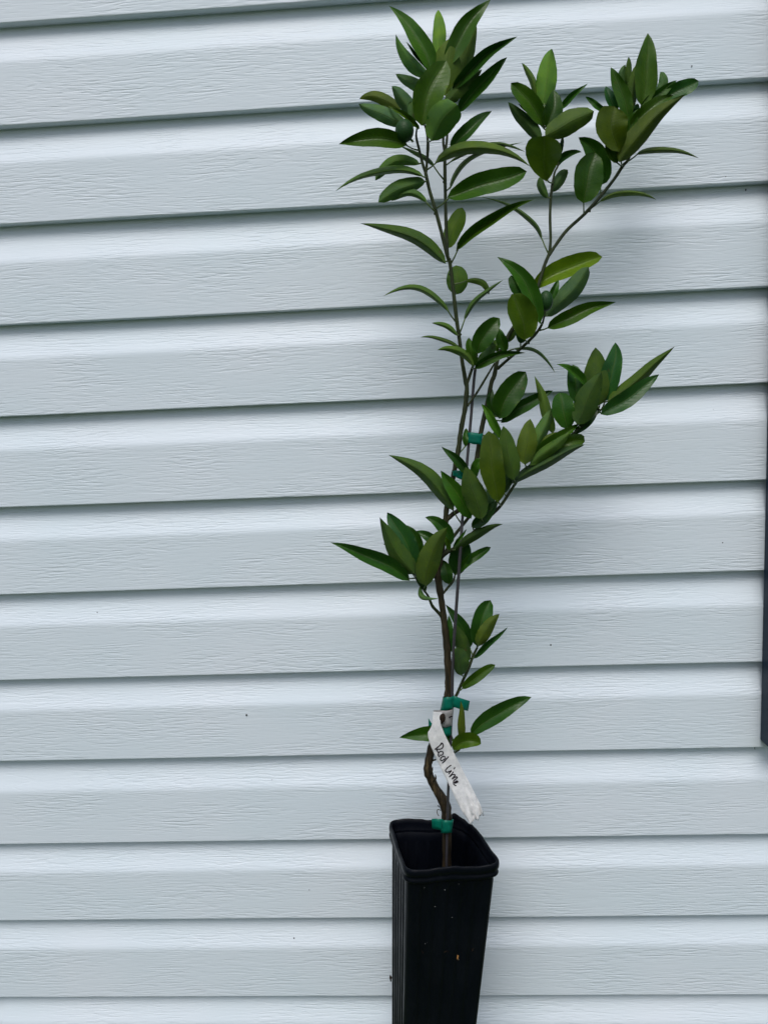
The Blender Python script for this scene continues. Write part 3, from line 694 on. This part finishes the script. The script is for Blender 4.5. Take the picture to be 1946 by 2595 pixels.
leaf(6, lo, (290, 1285), (570, 1105), (848, 985), 52, 42, 1.0, -.2, .25, .7)
leaf(6, u, (545, 1075), (720, 965), (848, 962), 52, 60, .6, 0, .85, 1.2, OB)
leaf(6, lo, (440, 1070), (560, 955), (665, 893), 34, 34, .2, 0, .9, .9)
# --- end of the low right branch
leaf(6, u, (712, 866), (685, 720), (655, 586), 86, 92, .8, .2, .35, .85, BL)
leaf(6, lo, (790, 832), (870, 645), (973, 430), 92, 94, 2.2, .4, .4, .62)
leaf(6, lo, (935, 700), (935, 465), (930, 242), 92, 102, .6, 0, .7, .72)
leaf(6, u, (985, 660), (1065, 420), (1082, 204), 84, 72, -.4, 0, .0, 1.15)
leaf(6, u, (790, 670), (775, 520), (758, 374), 64, 70, .2, 0, .4, .95, BL)
leaf(6, u, (852, 540), (765, 432), (631, 371), 18, 46, .9, .2, .55, 1.15, AC)
leaf(6, lo, (1018, 660), (1270, 465), (1535, 235), 54, 50, 1.0, .3, .65, .72, AC)
leaf(6, u, (968, 754), (1195, 612), (1415, 448), 66, 66, 1.8, .3, .1, 1.0)
leaf(6, u, (760, 905), (870, 805), (968, 680), 28, 34, -.4, 0, .2, .55)
# --- beside the second tie
leaf(7, lo, (752, 1040), (545, 780), (253, 611), 52, 70, 1.6, .4, .45, .85, AC, att=(802, 1120))
leaf(7, u, (880, 770), (775, 650), (658, 548), 40, 34, 1.6, .2, .3, .7, AC)
leaf(7, u, (925, 785), (925, 705), (967, 645), 44, 28, .8, 0, .5, 1.15, BL)
leaf(7, u, (885, 1100), (765, 890), (652, 731), 68, 62, 2.0, .2, .55, 1.0, AC)
leaf(7, lo, (965, 1105), (905, 900), (842, 703), 88, 90, 2.6, .6, .5, .62)
leaf(7, u, (888, 1165), (990, 1070), (1095, 955), 44, 54, .4, 0, .3, .6)
leaf(7, lo, (1042, 1050), (1030, 960), (1008, 880), 34, 34, .4, 0, .1, .8, BL)
leaf(7, lo, (1128, 905), (1160, 820), (1185, 735), 34, 38, -.5, 0, .1, .7, BL)
leaf(8, lo, (1050, 445), (1235, 300), (1430, 236), 32, 42, .6, .3, .5, .6, AC)
leaf(7, u, (845, 548), (840, 480), (848, 408), 20, 26, -.2, 0, .45, .9, BL, att=(798, 602))
# --- lower clusters
leaf(8, u, (718, 668), (445, 498), (112, 376), 58, 68, .8, .6, .35, 1.0, AC)
leaf(8, lo, (758, 618), (610, 430), (489, 183), 66, 84, 1.6, .4, .45, .6, AC)
leaf(8, u, (775, 590), (665, 340), (546, 146), 78, 78, .8, .2, .1, .9)
leaf(8, u, (812, 490), (765, 350), (683, 242), 30, 40, .4, 0, .4, .85)
leaf(8, u, (600, 405), (560, 395), (514, 389), 9, 10, .2, 0, .3, .7)
leaf(8, lo, (845, 712), (870, 490), (1006, 260), 92, 84, 2.4, .4, .75, .62)
leaf(8, u, (1030, 395), (970, 255), (836, 183), 46, 52, 1.2, .2, .35, .75)
leaf(8, u, (965, 440), (872, 345), (770, 288), 40, 40, .8, .2, .35, .85)
leaf(8, u, (1062, 625), (1105, 490), (1130, 355), 88, 76, .2, 0, .2, .6, BL)
leaf(8, u, (1015, 695), (1000, 605), (975, 510), 46, 46, .6, 0, .3, .6)
leaf(8, u, (1085, 610), (1195, 500), (1338, 412), 38, 34, .9, .2, .4, .85, BL)
leaf(8, u, (1022, 435), (1005, 380), (978, 326), 20, 22, 1.4, 0, .75, .9)
leaf(8, u, (1048, 412), (1098, 350), (1152, 273), 14, 14, .6, 0, .5, .9)
leaf(8, lo, (797, 712), (812, 800), (945, 803), 34, 10, 1.0, .3, .15, 1.0, (0.7, 1.1))
leaf(8, u, (845, 742), (800, 660), (768, 560), 26, 28, .8, 0, .3, .55)
# --- low sprout beside the third tie
leaf(9, u, (950, 505), (985, 285), (1078, 76), 86, 98, .4, 0, .4, .85, BL)
leaf(9, lo, (965, 508), (1035, 355), (1162, 205), 66, 62, 1.6, .3, .8, .72)
leaf(9, u, (922, 625), (1080, 480), (1242, 328), 34, 26, .8, .2, .3, .95, AC)
leaf(9, u, (886, 525), (800, 320), (658, 115), 56, 66, -.8, -.3, .3, .85, AC, att=(908, 600))
leaf(9, lo, (872, 655), (815, 480), (750, 300), 72, 62, -.2, 0, .4, .75)
leaf(9, u, (722, 565), (702, 400), (688, 218), 34, 44, -.6, 0, .35, .8)
leaf(9, lo, (800, 782), (790, 645), (770, 512), 68, 84, 1.4, .4, .35, .8, BL)
leaf(9, u, (812, 908), (950, 790), (1124, 680), 50, 50, .8, .2, .55, .95, BL, att=(795, 930))
leaf(9, u, (895, 1345), (1135, 1140), (1462, 982), 88, 78, .6, .5, .4, .8, (0.6, 0.72))
leaf(9, lo, (800, 1420), (812, 1210), (800, 1018), 36, 38, 1.0, .4, 1.0, .85, AC)
leaf(9, u, (738, 1388), (485, 1335), (227, 1362), 70, 82, -.4, -.3, .5, .85, AC)
leaf(9, u, (732, 1478), (845, 1392), (990, 1422), 84, 66, 2.0, .6, .85, 1.05, BL)

# small unripe fruit
def fruit(c, x, y, rx, ry, d, tip):
    p = P(*px(c, x, y), d/100); k = PXM(d/100)/CR[c][2]
    o = blob('fruit', p, rx*k, rx*k, ry*k, M_FRUIT, seg=28, rings=20)
    adopt(o, tree)
    q = P(*px(c, *tip), d/100-0.004)
    vs, fs = tube_verts([q, (q+p)/2 + Vector((0, 0, -0.001)), p + (q-p)*0.4], [0.0012, 0.0012, 0.002], 7)
    ca = mesh('fruit_stalk', vs, fs, M_PET); ca.parent = o
    return o
fruit(1, 678, 1000, 68, 78, 16.6, (745, 1085))
fruit(5, 1456, 490, 52, 74, 14.4, (1440, 605))

# ------------------------------------------------------------------ steel stake
sp_ = [(5, 917, 1010, 22, 12.4), (7, 905, 60, 22, 12.5), (7, 882, 350, 22, 12.6), (7, 860, 600, 22, 12.8), (7, 822, 1050, 22, 13.3), (8, 1108, 380, 25, 14.2), (8, 1090, 640, 25, 14.4), (8, 1062, 1040, 25, 14.3),
       (9, 738, 450, 28, 14.3), (9, 727, 700, 27, 14.3), (9, 722, 950, 26, 14.2), (10, 800, 480, 28, 14.2), (10, 790, 760, 28, 14.2), (10, 772, 1120, 29, 14.3), (10, 764, 1400, 30, 14.4), (10, 758, 1600, 30, 14.4), (11, 752, 690, 30, 14.4), (11, 748, 1120, 30, 14.2)]
q = catmull([(*px(c, x, y), w/2/CR[c][2], d/100) for c, x, y, w, d in sp_], 4)
vs, fs = tube_verts([P(x, y, d) for x, y, r, d in q], [r*PXM(d) for x, y, r, d in q], 10)
tag(recalc(mesh('support_stake', vs, fs, M_STAKE)), 'thin grey metal stake running up beside the trunk of the young tree', 'stake')

# ------------------------------------------------------------------ green tie tapes
def band(c, top, bot, d, thick, tail=None, dt=None, label='', name='plant_tie', mat=None, lab=True):
    """closed loop of tape: top/bot = left and right pixel of the loop's upper and lower edge"""
    mat = mat or M_TAPE
    d /= 100; n = 28; vs, fs = [], []
    rows = 5
    for r in range(rows):
        t = r/(rows-1)
        L_ = Vector(px(c, *top[0])).lerp(Vector(px(c, *bot[0])), t); R_ = Vector(px(c, *top[1])).lerp(Vector(px(c, *bot[1])), t)
        a, b = P(L_.x, L_.y, d), P(R_.x, R_.y, d); ce = (a+b)/2; hx = (b-a)/2
        for i in range(n):
            th = 2*math.pi*i/n
            k = 1 + 0.03*math.sin(th*3+r*1.3)
            vr = ray(L_.x, L_.y); sq = math.copysign(abs(math.sin(th))**0.45, math.sin(th))
            vs.append(ce + hx*math.cos(th)*k + Vector((0, -sq*thick/100*k, -vr.z/vr.y*0.85*sq*thick/100 + 0.0005*math.sin(th*4+r))))
    for r in range(rows-1):
        for i in range(n): fs.append((r*n+i, r*n+(i+1) % n, (r+1)*n+(i+1) % n, (r+1)*n+i))
    if tail:
        # tail = two edges of equal length, upper and lower, in crop px
        for ue, le in (tail if isinstance(tail[0][0][0], (tuple, list)) else [tail]):
            o = len(vs); m = len(ue)
            for j in range(m):
                dj = (dt[j] if isinstance(dt, (list, tuple)) else dt)/100
                for t in (0, .33, .66, 1):
                    q_ = Vector(px(c, *ue[j])).lerp(Vector(px(c, *le[j])), t)
                    vs.append(P(q_.x, q_.y, dj + 0.0009*math.sin(j*2+t*4)))
            for j in range(m-1):
                for t in range(3): fs.append((o+j*4+t, o+j*4+t+1, o+(j+1)*4+t+1, o+(j+1)*4+t))
    o = mesh(name, vs, fs, mat)
    sm = o.modifiers.new('sheet', 'SOLIDIFY'); sm.thickness = 0.00025; sm.offset = 1
    if lab: tag(o, label, 'plant tie')
    return o
band(14, ((690, 325), (1180, 375)), ((682, 668), (1140, 735)), 12.6, 0.75, label='teal plastic tie joining the stake to the right-hand stem')
band(14, ((190, 1560), (640, 1580)), ((215, 1730), (640, 1910)), 13.0, 0.85, label='teal plastic tie half hidden by leaves where the stake meets the left stem')
band(13, ((668, 215), (1012, 165)), ((585, 655), (1005, 560)), 13.3, 1.45, tail=(((980, 160), (1130, 205), (1340, 275), (1532, 335)), ((990, 555), (1040, 540), (1270, 620), (1475, 655))), dt=(14.4, 14.4, 14.2, 13.8), label='teal plastic tie with a flat tail just above the white label')
band(13, ((560, 1120), (960, 1085)), ((640, 1460), (945, 1430)), 13.3, 1.35, tail=(((195, 885), (300, 1055), (420, 1110)), ((200, 1150), (290, 1150), (420, 1180))), dt=(13.0, 13.0, 13.0), label='teal plastic tie under the white label with a pointed end showing')
band(11, ((690, 240), (822, 232)), ((695, 372), (806, 366)), 13.7, 1.35, tail=(((596, 228), (650, 224), (715, 232)), ((600, 326), (660, 340), (722, 345))), dt=(14.2, 14.4, 14.6), label='teal plastic tie at the base of the trunk inside the pot rim')

# ------------------------------------------------------------------ hand-written label
lab = empty('plant_label', P(1105, 1800, 0.15), 'crumpled white plastic label with handwriting hanging from the trunk above the pot', 'plant label')
def dl(x, y): return 0.152 + 0.012*(y-1830)/250 + 0.0018*math.sin((y-1800)/34) + 0.0006*math.sin((x-1080)/9)
edgL = [(612, 345), (606, 420), (598, 485), (575, 535), (554, 580), (580, 690), (620, 785), (685, 925), (750, 1060), (815, 1195), (880, 1330), (940, 1430), (1000, 1518)]
edgR = [(706, 356), (690, 410), (690, 470), (712, 535), (740, 600), (790, 700), (845, 808), (895, 905), (942, 1000), (1003, 1115), (1060, 1230), (1110, 1330), (1146, 1425)]
Lc, Rc = catmull([px(10, *q) for q in edgL], 4), catmull([px(10, *q) for q in edgR], 4)
vs, fs = [], []; nv = 13
for i, (a, b) in enumerate(zip(Lc, Rc)):
    for j in range(nv):
        q = Vector(a).lerp(Vector(b), j/(nv-1))
        e = max(0, i-36)/12
        if i > 42: q.y += (5*math.sin(j*1.1+.5)+4*math.sin(j*2.9))*(i-42)/6
        cr = (0.0016*math.sin(j*1.9+i*.8)+0.0012*math.sin(j*3.3-i*1.3))*(.12+1.6*e)
        vs.append(P(q.x, q.y, dl(q.x, q.y)+cr))
for i in range(len(Lc)-1):
    for j in range(nv-1): fs.append((i*nv+j, i*nv+j+1, (i+1)*nv+j+1, (i+1)*nv+j))
o = mesh('label_strip', vs, fs, M_TAG); sm = o.modifiers.new('sheet', 'SOLIDIFY'); sm.thickness = 0.0002; sm.offset = 0
adopt(o, lab)
o = band(13, ((352, 668), (1000, 590)), ((560, 1190), (968, 1110)), 13.25, 1.6, name='label_band', mat=M_TAGBAND, lab=False); adopt(o, lab)
# the hole in the label through which the bark shows
p = P(*px(13, 640, 910), 0.1515)
hole = blob('dark_slot', p, 105/12.76*PXM(.15), 0.0016, 180/12.76*PXM(.15), M_BARKBIT, seg=14, rings=10, jit=.10, rot=Matrix.Rotation(R(14), 3, 'Y'))
adopt(hole, lab)
def ink(c, strokes, w, name, dfun, mat=M_INK):
    vs, fs = [], []
    for stx in strokes:
        q = catmull([(*px(c, *s), 0) for s in stx], 5); r = w/CR[c][2]
        o0 = len(vs)
        for i, (x, y, _) in enumerate(q):
            a, b = q[max(0, i-1)], q[min(len(q)-1, i+1)]
            t = Vector((b[0]-a[0], b[1]-a[1])); t = t.normalized() if t.length > 1e-6 else Vector((1, 0)); nn = Vector((t.y, -t.x))
            k = r*(0.92+0.12*math.sin(i*1.1)); d = dfun(x, y)
            for sgn, up_ in ((-1, 0), (1, 0), (1, 1), (-1, 1)):
                vs.append(P(x+nn.x*k*sgn, y+nn.y*k*sgn, d+0.00045+0.0002*up_))
        for i in range(len(q)-1):
            for e in range(4): fs.append((o0+i*4+e, o0+i*4+(e+1) % 4, o0+(i+1)*4+(e+1) % 4, o0+(i+1)*4+e))
        m = o0+(len(q)-1)*4; fs += [(o0, o0+1, o0+2, o0+3), (m+3, m+2, m+1, m)]
    o = mesh(name, vs, fs, mat, smooth=False); recalc(o); adopt(o, lab); return o
dlf = lambda x, y: dl(x, y)
word1 = [[(355, 485), (430, 430), (540, 340), (650, 235)], [(605, 235), (655, 215), (705, 270), (705, 370), (640, 450), (540, 480), (440, 470)], [(420, 470), (470, 560), (515, 640), (498, 690), (510, 745), (560, 805)],
         [(520, 640), (560, 585), (640, 565), (705, 610), (690, 690), (620, 730), (550, 715)],
         [(805, 820), (740, 775), (660, 800), (600, 870), (605, 935), (655, 955), (740, 910), (830, 850)], [(935, 780), (820, 920), (665, 1070)]]
word2 = [[(1045, 1140), (920, 1230), (825, 1330), (810, 1390), (855, 1435), (940, 1425), (1060, 1370)], [(1065, 1375), (1000, 1450), (940, 1525)], [(1205, 1235), (1160, 1315)], [(1135, 1420), (1060, 1530), (955, 1655)],
         [(1000, 1620), (1100, 1545), (1205, 1545), (1180, 1610), (1075, 1735)], [(1080, 1735), (1180, 1660), (1295, 1640), (1275, 1700), (1180, 1770), (1140, 1830)],
         [(1190, 1905), (1300, 1870), (1325, 1825), (1260, 1815), (1180, 1870), (1140, 1850), (1150, 1930), (1200, 1990), (1265, 2010)], [(1215, 1870), (1310, 1850)]]
ink(15, word1, 25, 'lettering', dlf); ink(15, word2, 25, 'lettering', dlf)
ink(13, [[(860, 880), (910, 850), (975, 835)]], 26, 'ink_dash', lambda x, y: 0.1490)
